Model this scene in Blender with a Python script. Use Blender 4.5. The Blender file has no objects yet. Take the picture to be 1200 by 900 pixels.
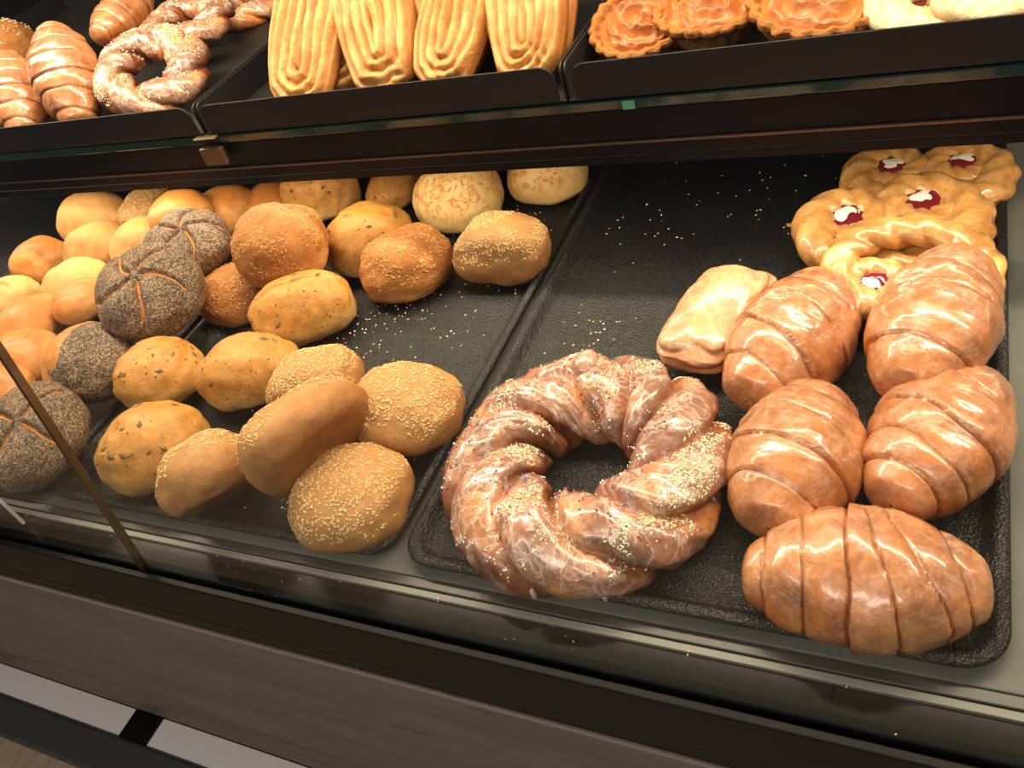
import bpy, bmesh, math, random
from mathutils import Vector, Matrix, noise, Euler
from math import sin, cos, pi, sqrt, exp, atan2, radians as rad

sc = bpy.context.scene
COL = sc.collection

# ------------------------------------------------------------------ camera
# World: X along the counter, Y into the case, Z up, deck of the case at z = 0.
F = 988.956                                   # focal length in pixels of a 1200 px wide frame
CAM = Vector((0.351, -0.272, 0.477))
RX = Vector((0.8936, 0.0647, -0.4441)); RY = Vector((0.3603, -0.6934, 0.6240))
RX.normalize(); RY = (RY - RX * RY.dot(RX)).normalized(); RZ = RX.cross(RY)
RIGHT = Vector((RX[0], RY[0], RZ[0])); DOWN = Vector((RX[1], RY[1], RZ[1])); FWD = Vector((RX[2], RY[2], RZ[2]))
cam_d = bpy.data.cameras.new('camera'); cam_d.sensor_width = 36.0; cam_d.lens = F / 1200 * 36
cam_d.clip_start = 0.01
cam_o = bpy.data.objects.new('camera', cam_d); COL.objects.link(cam_o)
M = Matrix.Identity(4)
for i in range(3):
    M[i][0] = RIGHT[i]; M[i][1] = -DOWN[i]; M[i][2] = -FWD[i]; M[i][3] = CAM[i]
cam_o.matrix_world = M
sc.camera = cam_o

# ------------------------------------------------------------------ world, lights, exposure
w = bpy.data.worlds.new('world'); sc.world = w; w.use_nodes = True
w.node_tree.nodes['Background'].inputs[0].default_value = (0.62, 0.56, 0.60, 1)
w.node_tree.nodes['Background'].inputs[1].default_value = 0.10
sc.view_settings.view_transform = 'Standard'; sc.view_settings.look = 'None'
sc.view_settings.gamma = 1.0; sc.view_settings.use_curve_mapping = False
sc.view_settings.exposure = 0.38
WARM = (1.0, 0.80, 0.56)
def strip_light(name, loc, sx, sy, power, rx=0.0, color=WARM):
    d = bpy.data.lights.new(name, 'AREA'); d.shape = 'RECTANGLE'; d.size = sx; d.size_y = sy
    d.energy = power; d.color = color
    o = bpy.data.objects.new(name, d); COL.objects.link(o); o.location = loc; o.rotation_euler = (rx, 0, 0)
    return o
strip_light('led_light_under_shelf', (-0.15, 0.352, 0.1290), 2.4, 0.012, 1.5, rad(-8))
strip_light('led_light_top_shelf', (-0.15, 0.37, 0.662), 2.4, 0.03, 21.5, rad(0))
strip_light('front_panel_fill', (-0.1, -1.3, 1.7), 2.0, 0.6, 42.0, rad(-22), (1.0, 0.93, 0.85))  # added fill lamp out of view, brightens the front panel

# ------------------------------------------------------------------ helpers
def at(px, py, z):
    d = RIGHT * (px - 600) + DOWN * (py - 450) + FWD * F
    return CAM + d * ((z - CAM.z) / d.z)
def at_y(px, py, y):
    d = RIGHT * (px - 600) + DOWN * (py - 450) + FWD * F
    return CAM + d * ((y - CAM.y) / d.y)

def tag(o, label=None, cat=None, group=None, kind=None):
    if label: o['label'] = label
    if cat: o['category'] = cat
    if group: o['group'] = group
    if kind: o['kind'] = kind
    return o
def empty(name, loc=(0, 0, 0), parent=None):
    o = bpy.data.objects.new(name, None); COL.objects.link(o); o.location = loc; o.parent = parent
    o.empty_display_size = 0.02
    return o
def mesh_obj(name, verts, faces, mat, parent=None, smooth=True, masks=None, mids=None):
    if smooth:
        vol = 0.0; nf = len(faces)
        for f in faces:
            a, b, c = Vector(verts[f[0]]), Vector(verts[f[1]]), Vector(verts[f[2]]); vol += a.dot(b.cross(c))
            if len(f) == 4: vol += a.dot(c.cross(Vector(verts[f[3]])))
        if vol < 0: faces = [tuple(reversed(f)) for f in faces]
    me = bpy.data.meshes.new(name); me.from_pydata([tuple(v) for v in verts], [], faces)
    for m in (mat if isinstance(mat, (list, tuple)) else [mat]): me.materials.append(m)
    if mids: me.polygons.foreach_set('material_index', mids)
    if smooth: me.polygons.foreach_set('use_smooth', [True] * len(me.polygons))
    if masks:
        for k, vals in masks.items():
            a = me.attributes.new(k, 'FLOAT', 'POINT'); a.data.foreach_set('value', vals)
    me.update()
    o = bpy.data.objects.new(name, me); COL.objects.link(o); o.parent = parent
    return o
def box_obj(name, x0, x1, y0, y1, z0, z1, mat, parent=None, bevel=0.0, seg=2):
    bm = bmesh.new(); bmesh.ops.create_cube(bm, size=1)
    for v in bm.verts:
        v.co = Vector((x0 + (v.co.x + .5) * (x1 - x0), y0 + (v.co.y + .5) * (y1 - y0), z0 + (v.co.z + .5) * (z1 - z0)))
    if bevel: bmesh.ops.bevel(bm, geom=bm.edges[:], offset=bevel, segments=seg, affect='EDGES', profile=.5)
    me = bpy.data.meshes.new(name); bm.to_mesh(me); bm.free(); me.materials.append(mat)
    o = bpy.data.objects.new(name, me); COL.objects.link(o); o.parent = parent
    return o
def grid_faces(n, m, wrap_u=False, wrap_v=True):
    f = []
    for i in range(n if wrap_u else n - 1):
        for j in range(m if wrap_v else m - 1):
            a, b = i * m + j, i * m + (j + 1) % m
            i2 = (i + 1) % n
            c, d = i2 * m + (j + 1) % m, i2 * m + j
            f.append((a, b, c, d))
    return f
def nz(p, s, seed=0.0): return noise.noise(Vector((p[0] * s + seed, p[1] * s - seed * 1.7, p[2] * s + seed * .6)))
def fbm(p, s, seed=0.0, oct=4):
    return noise.fractal(Vector((p[0] * s + seed, p[1] * s - seed * 1.7, p[2] * s + seed * .6)), 1.0, 2.0, oct)
def sstep(a, b, x):
    t = min(1, max(0, (x - a) / (b - a))); return t * t * (3 - 2 * t)

# ------------------------------------------------------------------ materials
class NT:
    def __init__(s, name):
        s.m = bpy.data.materials.new(name); s.m.use_nodes = True; s.t = s.m.node_tree; s.t.nodes.clear()
        s.out = s.n('ShaderNodeOutputMaterial'); s.tc = s.n('ShaderNodeTexCoord')
    def n(s, t, **k):
        x = s.t.nodes.new(t)
        for a, b in k.items(): setattr(x, a, b)
        return x
    def l(s, a, b): s.t.links.new(a, b)
    def put(s, sock, v):
        if hasattr(v, 'is_output') or isinstance(v, bpy.types.NodeSocket): s.l(v, sock)
        else:
            if isinstance(v, tuple) and len(v) == 3 and len(sock.default_value) == 4: v = v + (1,)
            sock.default_value = v
    def noise(s, scale, detail=4, rough=.55, vec=None, dist=0.0):
        x = s.n('ShaderNodeTexNoise'); s.l(vec or s.tc.outputs['Object'], x.inputs['Vector'])
        x.inputs['Scale'].default_value = scale; x.inputs['Detail'].default_value = detail
        x.inputs['Roughness'].default_value = rough; x.inputs['Distortion'].default_value = dist
        return x.outputs['Fac']
    def voro(s, scale, feature='F1', out='Distance', vec=None):
        x = s.n('ShaderNodeTexVoronoi', feature=feature); s.l(vec or s.tc.outputs['Object'], x.inputs['Vector'])
        x.inputs['Scale'].default_value = scale
        return x.outputs[out]
    def ramp(s, fac, stops, interp='LINEAR'):
        x = s.n('ShaderNodeValToRGB'); x.color_ramp.interpolation = interp
        e = x.color_ramp.elements
        while len(e) < len(stops): e.new(.5)
        for q, (p, c) in zip(e, stops):
            q.position = p; q.color = (c if isinstance(c, tuple) else (c, c, c)) + (1,)
        s.l(fac, x.inputs[0]); return x.outputs[0]
    def mix(s, fac, a, b, mode='MIX'):
        x = s.n('ShaderNodeMix', data_type='RGBA', blend_type=mode)
        s.put(x.inputs[0], fac); s.put(x.inputs[6], a); s.put(x.inputs[7], b); return x.outputs[2]
    def math(s, op, a, b=0.0, c=0.0, clamp=False):
        x = s.n('ShaderNodeMath', operation=op, use_clamp=clamp)
        s.put(x.inputs[0], a); s.put(x.inputs[1], b); s.put(x.inputs[2], c); return x.outputs[0]
    def attr(s, name):
        x = s.n('ShaderNodeAttribute', attribute_name=name); return x.outputs['Fac']
    def gz(s):
        x = s.n('ShaderNodeSeparateXYZ'); s.l(s.tc.outputs['Generated'], x.inputs[0]); return x.outputs[2]
    def rnd(s): return s.n('ShaderNodeObjectInfo').outputs['Random']
    def bump(s, h, strength=.4, dist=.002, normal=None):
        x = s.n('ShaderNodeBump'); x.inputs['Strength'].default_value = strength; x.inputs['Distance'].default_value = dist
        s.l(h, x.inputs['Height'])
        if normal: s.l(normal, x.inputs['Normal'])
        return x.outputs[0]
    def bsdf(s, color, rough=.5, normal=None, **k):
        b = s.n('ShaderNodeBsdfPrincipled'); s.put(b.inputs['Base Color'], color); s.put(b.inputs['Roughness'], rough)
        if normal: s.l(normal, b.inputs['Normal'])
        for a, v in k.items(): s.put(b.inputs[a.replace('_', ' ')], v)
        s.l(b.outputs[0], s.out.inputs[0]); return s.m
def plain(name, color, rough=.5, **k): return NT(name).bsdf(color, rough, **k)

def bread(name, pale, mid, top, lo=.12, hi=.62, rough=.5, grain=.35, mott=(0.75, 1.12), spec=.35, bscale=160, coat=0.0):
    t = NT(name)
    g = t.gz(); n1 = t.noise(38, 5); f = t.math('ADD', g, t.math('MULTIPLY', t.math('SUBTRACT', n1, .5), .55))
    c = t.ramp(f, [(lo, pale), ((lo + hi) / 2, mid), (hi, top)])
    m = t.ramp(t.noise(95, 6, .65), [(.25, mott[0]), (.75, mott[1])])
    c = t.mix(1.0, c, m, 'MULTIPLY')
    c = t.mix(t.math('MULTIPLY', t.ramp(t.noise(420, 3, .7), [(.60, 0.0), (.72, 1.0)]), .18), c, (pale[0] * .6, pale[1] * .5, pale[2] * .4))
    h = t.math('ADD', t.noise(bscale, 6, .65), t.math('MULTIPLY', t.noise(900, 3), .3))
    return t.bsdf(c, rough, t.bump(h, grain, .0025), Specular_IOR_Level=spec, Subsurface_Weight=.06, Subsurface_Scale=.004,
                  Subsurface_Radius=(1.0, .5, .25), Coat_Weight=coat, Coat_Roughness=.3)

M_PLAIN = bread('plain roll crust', (.76, .43, .17), (.68, .32, .095), (.58, .215, .05), hi=.75, rough=.42, grain=.10, bscale=60)
M_WHITE = bread('floury white crust', (.76, .52, .26), (.72, .44, .18), (.66, .35, .115), rough=.6, grain=.12, bscale=60)
M_PUMP = bread('pumpkin seed roll crust', (.70, .44, .18), (.68, .37, .105), (.58, .26, .052), rough=.38, grain=.6, coat=.12, mott=(.62, 1.18))
M_CHEESE0 = None
M_WHOLE = bread('wholegrain crust', (.62, .29, .085), (.52, .21, .048), (.42, .155, .032), rough=.55, grain=1.0, bscale=230)
M_SES = bread('sesame roll crust', (.36, .155, .045), (.46, .21, .066), (.50, .245, .085), rough=.6, grain=.5, bscale=130)

def cheese():
    t = NT('baked cheese crust')
    n = t.noise(70, 5, .6, dist=2.2)
    f = t.math('MULTIPLY', t.ramp(n, [(.50, 0.0), (.60, 1.0)]), t.ramp(t.gz(), [(.25, 0.0), (.55, 1.0)]))
    c = t.mix(f, t.ramp(t.noise(60), [(.3, (.80, .56, .24)), (.7, (.74, .44, .15))]), t.ramp(t.noise(140), [(.3, (.62, .20, .04)), (.7, (.74, .36, .09))]))
    return t.bsdf(c, .45, t.bump(t.math('ADD', f, t.math('MULTIPLY', t.noise(200), .5)), .5, .002))
M_CHEESE = cheese()

def poppy(name, half=False):
    t = NT(name)
    cell = t.voro(760, out='Color')
    x = t.n('ShaderNodeSeparateColor'); t.l(cell, x.inputs[0])
    seed = t.ramp(x.outputs[0], [(.0, (.038, .026, .021)), (.4, (.105, .073, .053)), (.66, (.20, .135, .088)), (.80, (.30, .18, .085)), (1, (.44, .24, .095))])
    seed = t.mix(1.0, seed, t.ramp(t.noise(30, 4), [(.3, .75), (.7, 1.5)]), 'MULTIPLY')
    crust = t.ramp(t.noise(50, 4), [(.3, (.48, .165, .035)), (.7, (.58, .25, .065))])
    m = t.math('ADD', t.attr('bare'), t.math('MULTIPLY', t.math('SUBTRACT', t.noise(260, 4, .7), .5), .75))
    m = t.ramp(m, [(.40, 0.0), (.52, 1.0)])
    c = t.mix(m, seed, crust)
    h = t.math('MULTIPLY', t.math('SUBTRACT', 1.0, t.voro(760)), t.math('SUBTRACT', 1.0, m))
    return t.bsdf(c, .5, t.bump(h, .8, .0012), Specular_IOR_Level=.45)
M_POPPY = poppy('poppy seed crust')

def glazed(name, c0, c1, c2, glaze=.55, gl_col=(.86, .66, .50), gl_rough=.12, lines=.10):
    t = NT(name)
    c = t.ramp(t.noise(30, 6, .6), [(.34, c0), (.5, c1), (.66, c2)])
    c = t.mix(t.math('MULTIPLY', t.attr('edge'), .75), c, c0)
    g = t.math('ADD', t.noise(26, 6, .62, dist=.6), t.math('MULTIPLY', t.attr('glz'), .28))
    g = t.ramp(g, [(.44, 0.0), (.62, 1.0)])
    st = t.ramp(t.noise(75, 5, .6, dist=1.2), [(.48, .35), (.72, 1.0)])
    film = t.math('MULTIPLY', t.math('MULTIPLY', g, st), glaze)
    c = t.mix(1.0, c, t.ramp(t.noise(170, 5, .7), [(.3, .72), (.7, 1.18)]), 'MULTIPLY')
    c = t.mix(film, c, gl_col)
    g0 = t.noise(46, 5, .6, dist=1.4)
    line = t.math('MULTIPLY', t.ramp(g0, [(.485, 0.0), (.515, 1.0), (.53, 1.0), (.57, 0.0)]), t.math('MULTIPLY', g, lines))
    c = t.mix(line, c, (.88, .74, .62))
    h = t.math('ADD', t.math('MULTIPLY', t.noise(260, 6, .65), .5), t.math('MULTIPLY', t.noise(60, 4), .8))
    r = t.math('SUBTRACT', .46, t.math('MULTIPLY', g, .46 - gl_rough - .1))
    return t.bsdf(c, r, t.bump(h, .32, .003), Coat_Weight=t.math('MULTIPLY', g, .8), Coat_Roughness=gl_rough, Coat_IOR=1.45,
                  Subsurface_Weight=.05, Subsurface_Scale=.004)
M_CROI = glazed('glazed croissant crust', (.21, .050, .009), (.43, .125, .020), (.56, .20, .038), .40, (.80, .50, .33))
M_STRU = glazed('sugar glazed puff pastry', (.40, .13, .035), (.55, .23, .07), (.60, .27, .08), .5, (.82, .60, .44))
M_DAN = glazed('danish crust', (.42, .15, .02), (.60, .27, .05), (.66, .34, .08), .25, (.80, .58, .34))
M_WREATH = glazed('iced wreath crust', (.13, .030, .010), (.27, .075, .018), (.56, .20, .04), .52, (.70, .50, .40), lines=.35)

def palm():
    t = NT('palmier puff pastry')
    c = t.ramp(t.noise(50, 5), [(.3, (.42, .14, .022)), (.5, (.58, .27, .06)), (.75, (.68, .40, .13))])
    c = t.mix(t.attr('edge'), c, (.36, .11, .016))
    return t.bsdf(c, .45, t.bump(t.noise(160, 6, .7), .6, .003), Coat_Weight=.15, Coat_Roughness=.25)
M_PALM = palm()
def tart_fill():
    t = NT('caramelised nut filling')
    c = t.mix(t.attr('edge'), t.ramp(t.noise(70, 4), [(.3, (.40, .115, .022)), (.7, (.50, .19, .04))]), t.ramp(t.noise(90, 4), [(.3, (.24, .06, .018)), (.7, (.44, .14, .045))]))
    return t.bsdf(c, .42, t.bump(t.noise(300, 4), .6, .0015), Coat_Weight=.2, Coat_Roughness=.25)
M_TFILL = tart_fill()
M_SHORT = bread('shortcrust', (.52, .21, .042), (.52, .21, .042), (.46, .165, .032), rough=.6, grain=1.0, bscale=300)
def sugar():
    t = NT('icing sugar dusted biscuit')
    c = t.ramp(t.noise(150, 5, .7), [(.35, (.60, .36, .13)), (.6, (.74, .60, .38))])
    return t.bsdf(c, .75, t.bump(t.noise(500, 4), .6, .0015))
M_SUGAR = sugar()
M_JAM = plain('raspberry jam', (.16, .012, .018), .12, Coat_Weight=.6, Coat_Roughness=.05, Subsurface_Weight=.2, Subsurface_Scale=.004)
M_ICING = plain('white fondant icing', (.80, .74, .70), .14, Coat_Weight=.4, Subsurface_Weight=.15, Subsurface_Scale=.004)
M_SEED = plain('sesame seed', (.70, .46, .19), .5)
M_OAT = plain('grain flake', (.50, .24, .07), .6)
M_PSEED = plain('pumpkin seed', (.16, .095, .03), .4)
M_CRUMB = plain('pale crumb', (.78, .66, .46), .7)
M_CRUMB2 = plain('brown crumb', (.55, .26, .07), .7)
M_SPR = [plain('yellow sugar flake', (.74, .68, .38), .5), plain('white sugar pearl', (.92, .90, .86), .4), plain('red sugar pearl', (.70, .03, .07), .35),
         plain('blue sugar pearl', (.04, .14, .55), .35), plain('green sugar pearl', (.10, .45, .25), .35), plain('pink sugar pearl', (.85, .35, .42), .35)]

def tray_mat(name, rough, col, sc_=760, st=.4):
    t = NT(name)
    v = t.voro(sc_); h = t.math('ADD', v, t.math('MULTIPLY', t.noise(sc_ * .7, 3), .8))
    c = t.mix(t.ramp(t.noise(9, 5, .6), [(.4, 0.0), (.75, .5)]), col, (col[0] * 1.7, col[1] * 1.7, col[2] * 1.65))
    return t.bsdf(c, t.ramp(t.noise(14, 5), [(.3, rough - .05), (.7, rough + .08)]), t.bump(h, st, .0009), Specular_IOR_Level=.36)
M_TRAY = tray_mat('pebbled black tray', .34, (.007, .007, .0068), 620, .9)
M_TRIM = plain('smooth black tray rim', (.012, .012, .012), .28)
M_SHEET = tray_mat('black coated sheet', .42, (.012, .011, .011), 700, .12)
M_DECK = tray_mat('grey laminate', .5, (.085, .085, .075), 60, .08)
M_BLACK = plain('satin black panel', (.0045, .0042, .004), .35, Specular_IOR_Level=.12)
M_BLACKG = plain('glossy black trim', (.005, .005, .005), .14, Specular_IOR_Level=.10)
M_BEAM = plain('black anodised beam', (.004, .004, .005), .35, Specular_IOR_Level=.15)
M_METAL = plain('grey painted strip', (.15, .15, .13), .5)
M_DECK2 = plain('dark grey ledge', (.022, .022, .020), .4)
M_EDGE = plain('warm metal lip', (.16, .10, .06), .4, Metallic=.6)
M_PANEL_HL = plain('panel edge highlight', (.24, .20, .17), .5)  # highlight along the panel's top edge, put in as a paler colour
M_RAIL = plain('dark olive bumper', (.030, .029, .024), .45)
M_PALE = plain('pale grey plinth', (.52, .47, .46), .55)
M_CARD = plain('dark brown card', (.055, .036, .027), .35)
M_CARDE = plain('pale card edge', (.55, .52, .48), .4)
M_BAG = plain('dark brown leather', (.035, .020, .013), .5)

def wood(name, a, b, sx, stretch):
    t = NT(name)
    mp = t.n('ShaderNodeMapping'); t.l(t.tc.outputs['Object'], mp.inputs[0]); mp.inputs['Scale'].default_value = stretch
    v = mp.outputs[0]
    c = t.ramp(t.noise(sx, 6, .6, v, .4), [(.3, a), (.7, b)])
    c = t.mix(t.ramp(t.noise(sx * 2.4, 4, .6, v, 1.0), [(.62, 0.0), (.70, .6)]), c, tuple(x * .45 for x in a))
    c = t.mix(t.ramp(t.noise(sx * .35, 3, .5, v), [(.4, 0.0), (.7, .35)]), c, tuple(x * .55 for x in b))
    c = t.mix(t.ramp(t.noise(sx * .22, 1, .3, v, 0.0), [(.492, 0.0), (.5, .5), (.502, .5), (.510, 0.0)]), c, tuple(x * .35 for x in a))
    return t.bsdf(c, .5, t.bump(t.noise(sx * 5, 4, .6, v), .12, .001))
M_WOOD = wood('dark oak laminate', (.115, .085, .070), (.165, .125, .102), 6, (.8, 6, 6))
M_FLOOR = wood('light oak floor', (.30, .21, .13), (.44, .33, .22), 7, (7, 1, 7))
M_SEAM = plain('dark grain line', (.035, .026, .022), .6)

def glass(name, tint=(.965, .985, .975)):
    t = NT(name)
    lw = t.n('ShaderNodeLayerWeight'); lw.inputs[0].default_value = .5
    f = t.math('ADD', t.math('MULTIPLY', t.math('POWER', lw.outputs['Facing'], 5.0), .9), .018)
    tr = t.n('ShaderNodeBsdfTransparent'); tr.inputs[0].default_value = tint + (1,)
    gl = t.n('ShaderNodeBsdfGlossy'); gl.inputs['Roughness'].default_value = .02
    mx = t.n('ShaderNodeMixShader'); t.l(f, mx.inputs[0]); t.l(tr.outputs[0], mx.inputs[1]); t.l(gl.outputs[0], mx.inputs[2])
    t.l(mx.outputs[0], t.out.inputs[0]); return t.m
M_GLASS = glass('clear glass')
M_GEDGE = plain('green polished glass edge', (.012, .045, .034), .12, Coat_Weight=.5)
M_PEDGE = plain('pane edge painted reflection', (.16, .10, .05), .2, Metallic=.7)  # warm light reflected from the bread is painted into this colour
def emit(name, col, s):
    t = NT(name); e = t.n('ShaderNodeEmission'); e.inputs[0].default_value = col + (1,); e.inputs[1].default_value = s
    t.l(e.outputs[0], t.out.inputs[0]); return t.m
M_LED = emit('led diffuser', WARM, 6.0)

# ------------------------------------------------------------------ setting
floor = tag(empty('floor', (0, 0, -.85)), 'light oak plank floor in front of the counter', 'floor', kind='structure')
box_obj('subfloor', -3.0, 2.0, -2.2, 1.2, -.03, -.012, M_SEAM, floor)
plank_me = None
for i in range(26):
    for j in range(2):
        y0 = -2.2 + j * 1.7 + (.35 if i % 2 else 0) * (1 if j else 0)
        y1 = (-.5 + (.35 if i % 2 else 0)) if j == 0 else 1.2
        box_obj('plank', -3.0 + i * .19 + .001, -3.0 + (i + 1) * .19 - .001, y0 + .001, y1 - .001, -.012, 0, M_FLOOR, floor, .001, 1)

X0, X1 = -1.55, 1.25
case = tag(empty('display_case', (0, 0, -.85)), 'black bakery display case with sloped front glass and dark oak front panel', 'display case')
def cbox(name, x0, x1, y0, y1, z0, z1, mat, bevel=.0, parent=None):
    return box_obj(name, x0, x1, y0, y1, z0 + .85, z1 + .85, mat, parent or case, bevel)
cbox('deck', X0, X1, -.0105, .92, -.03, 0, M_DECK, .0008)
cbox('front_ledge', X0, X1, -.0188, -.0110, -.03, -.0004, M_DECK2, .0008)
cbox('steel_strip', X0, X1, -.0256, -.0204, -.03, .0002, M_METAL, .0006)
cbox('front_profile', X0, X1, -.050, -.0259, -.05, -.0012, M_BLACKG, .0015)
cbox('glass_channel', X0, X1, -.0615, -.0555, -.05, .002, M_BLACK, .001)
cbox('fascia', X0, X1, -.0615, -.0505, -.068, -.050, M_BLACK, .0008)
cbox('cabinet_body', X0, X1, -.050, .92, -.85, -.051, M_BLACK, .0)
wp = cbox('wood_panel', X0, X1, -.064, -.0505, -.366, -.069, M_WOOD, .0008)
cbox('panel_edge_highlight', X0, X1, -.0642, -.0625, -.0702, -.0687, M_PANEL_HL, .0, )  # thin strip added to carry the painted highlight
cbox('plinth_ledge', X0, X1, -.088, -.0505, -.44, -.425, M_PALE, .001)
cbox('bumper_rail', X0, X1, -.138, -.0885, -.432, -.418, M_RAIL, .005)
for k, xx in enumerate((-1.14, -.565, .01, .585)):
    cbox('rail_bracket', xx, xx + .048, -.0885, -.0505, -.424, -.420, M_BLACK, .0008)
cbox('back_panel', X0, X1, .92, .94, -.05, .75, M_BLACK)
# upper shelf
SY = .33
JX = -.327
def ring_beam():
    cbox('shelf_beam', X0, X1, SY + .006, SY + .040, .1345, .176, M_BEAM, .001)
    cbox('beam_front_lip', X0, X1, SY + .006, SY + .0085, .1265, .1340, M_BEAM, .0005)
    cbox('beam_lip', X0, X1, SY + .0035, SY + .0058, .146, .1482, M_EDGE, .0005)
    cbox('led_strip', X0, X1, SY + .012, SY + .032, .1300, .1338, M_LED, .001)
ring_beam()
for a, b in ((X0, JX - .002), (JX + .002, X1)):
    gs = cbox('glass_shelf', a, b, SY + .004, .92, .178, .186, M_GLASS)
    cbox('polished_edge', a, b, SY + .001, SY + .004, .178, .186, M_GEDGE, .0008, gs)
tagc = cbox('shelf_clip', JX - .014, JX + .016, SY - .008, SY + .0005, .158, .177, M_EDGE, .0015)
cbox('clip_jaw', JX - .014, JX + .016, SY - .008, SY + .018, .1865, .1885, M_EDGE, .0008)
cbox('green_sticker', .118, .128, SY - .0005, SY + .0008, .1785, .1855, plain('green mark', (.10, .45, .25), .4))
# front glass: two panes that lean back, joint at the left
def pane(x0, x1):
    y0, z0, y1, z1 = -.0535, -.01, .052, .745
    th = .006
    v = [(x, y + d, z + .85) for x in (x0, x1) for (y, z) in ((y0, z0), (y1, z1)) for d in (0, th)]
    f = [(0, 2, 3, 1), (4, 5, 7, 6), (0, 1, 5, 4), (2, 6, 7, 3), (0, 4, 6, 2), (1, 3, 7, 5)]
    p = mesh_obj('glass_pane', v, f, M_GLASS, case, smooth=False)
    return p, (y0, z0, y1, z1, th)
GX = -.226
pl, _ = pane(X0, GX - .0020); pr, (py0, pz0, py1, pz1, pth) = pane(GX + .0020, X1)
def pedge(x0, x1, parent):
    v = [(x, y + d, z + .85) for x in (x0, x1) for (y, z) in ((py0, pz0), (py1, pz1)) for d in (0, pth)]
    f = [(0, 2, 3, 1), (4, 5, 7, 6), (0, 1, 5, 4), (2, 6, 7, 3), (0, 4, 6, 2), (1, 3, 7, 5)]
    mesh_obj('polished_edge', v, f, M_PEDGE, parent, smooth=False)
pedge(GX - .0019, GX - .0004, pl); pedge(GX + .0004, GX + .0019, pr)
# roof with the upper light, side wall
cbox('case_top', X0, X1, .052, .92, .75, .77, M_BLACK)
cbox('light_bar', X0, X1, .345, .395, .6665, .69, M_BEAM, .002)
cbox('light_diffuser', X0, X1, .353, .387, .6640, .6664, M_LED)
for xx in (X0 + .02, X1 - .03):
    cbox('bar_hanger', xx, xx + .01, .365, .375, .69, .75, M_BEAM)
cbox('side_panel', X0 - .02, X0, -.05, .94, -.85, .77, M_DECK)
cbox('end_panel', X1, X1 + .02, -.05, .94, -.85, .77, M_DECK)

# ------------------------------------------------------------------ trays
def rr_loop(x0, x1, y0, y1, r, z, seg=8):
    pts = []
    for cx, cy, a0 in ((x1 - r, y1 - r, 0), (x0 + r, y1 - r, 90), (x0 + r, y0 + r, 180), (x1 - r, y0 + r, 270)):
        for k in range(seg + 1):
            a = rad(a0 + 90 * k / seg); pts.append((cx + r * cos(a), cy + r * sin(a), z))
    return pts
def low_tray(x0, y0, label):
    W, D = .390, .600
    root = empty('baking_tray', (x0 + W / 2, y0 + D / 2, 0)); tag(root, label, 'tray', 'black pebbled trays on the case deck')
    prof = [(.006, 0.0002, .022), (.002, .006, .025), (0, .0105, .027), (.0012, .0122, .026), (.0045, .0128, .024), (.0075, .0122, .022),
            (.0095, .0100, .020), (.0135, .0045, .017), (.0165, .0028, .015), (.0215, .0024, .012)]
    vs = []; fs = []
    for ins, z, r in prof:
        vs += rr_loop(-W / 2 + ins, W / 2 - ins, -D / 2 + ins, D / 2 - ins, r, z)
    n = 36
    fs = grid_faces(len(prof), n)
    mesh_obj('rim', vs, fs, M_TRAY, root)
    ins, z, r = prof[-1]
    fl = rr_loop(-W / 2 + ins, W / 2 - ins, -D / 2 + ins, D / 2 - ins, r, z)
    mesh_obj('tray_floor', fl, [tuple(range(n))], M_TRAY, root, smooth=False)
    ins, z, r = prof[0]
    ub = rr_loop(-W / 2 + ins, W / 2 - ins, -D / 2 + ins, D / 2 - ins, r, z)
    mesh_obj('underside', ub, [tuple(reversed(range(n)))], M_TRIM, root, smooth=False)
    return root
low_tray(.0090, -.0073, 'black pebbled tray carrying the iced wreath and croissants')
low_tray(-.3880, -.0073, 'black pebbled tray carrying the sesame and pumpkin seed rolls')
low_tray(-1.1820, -.0073, 'black pebbled tray with only a floury bare floor showing')
low_tray(-.7850, -.0073, 'black pebbled tray carrying the plain and poppy seed rolls')

def wall_flap(name, length, h, th, mat, parent, loc, rz, r=.012):
    # upright flap with rounded upper corners, along local X, thickness along local Y
    pts = [(-length / 2, 0), (length / 2, 0)]
    for cx, a0 in ((length / 2 - r, 0), (-length / 2 + r, 90)):
        for k in range(6):
            a = rad(a0 + 90 * k / 5); pts.append((cx + r * cos(a), h - r + r * sin(a)))
    n = len(pts)
    vs = [(x, -th / 2, z) for x, z in pts] + [(x, th / 2, z) for x, z in pts]
    fs = [tuple(range(n)), tuple(reversed(range(n, 2 * n)))] + [(i, i + n, (i + 1) % n + n, (i + 1) % n) for i in range(n)]
    o = mesh_obj(name, vs, fs, mat, parent, smooth=False); o.location = loc; o.rotation_euler = (0, 0, rz)
    md = o.modifiers.new('round', 'BEVEL'); md.width = .0006; md.segments = 2; md.limit_method = 'ANGLE'; md.angle_limit = rad(50)
    return o
UZ = .189
def up_tray(x0, label):
    W, D, H = .398, .56, .029
    y0 = SY
    root = empty('sheet_tray', (x0 + W / 2, y0 + D / 2, UZ)); tag(root, label, 'tray', 'black folded sheet trays on the glass shelf')
    box_obj('tray_floor', -W / 2, W / 2, -D / 2, D / 2, 0, .0016, M_SHEET, root, .0005)
    wall_flap('front_flap', W - .012, H, .002, M_SHEET, root, (0, -D / 2 + .001, .0016), 0)
    wall_flap('back_flap', W - .012, H, .002, M_SHEET, root, (0, D / 2 - .001, .0016), 0)
    for s in (-1, 1):
        wall_flap('side_flap', D - .004, H, .002, M_SHEET, root, (s * (W / 2 - .001), 0, .0016), pi / 2, .008)
    return root
up_tray(-1.130, 'black folded sheet tray with the dark sugared bun')
up_tray(-.728, 'black folded sheet tray full of glazed croissants and small wreaths')
up_tray(-.326, 'black folded sheet tray holding the palmiers')
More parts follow.
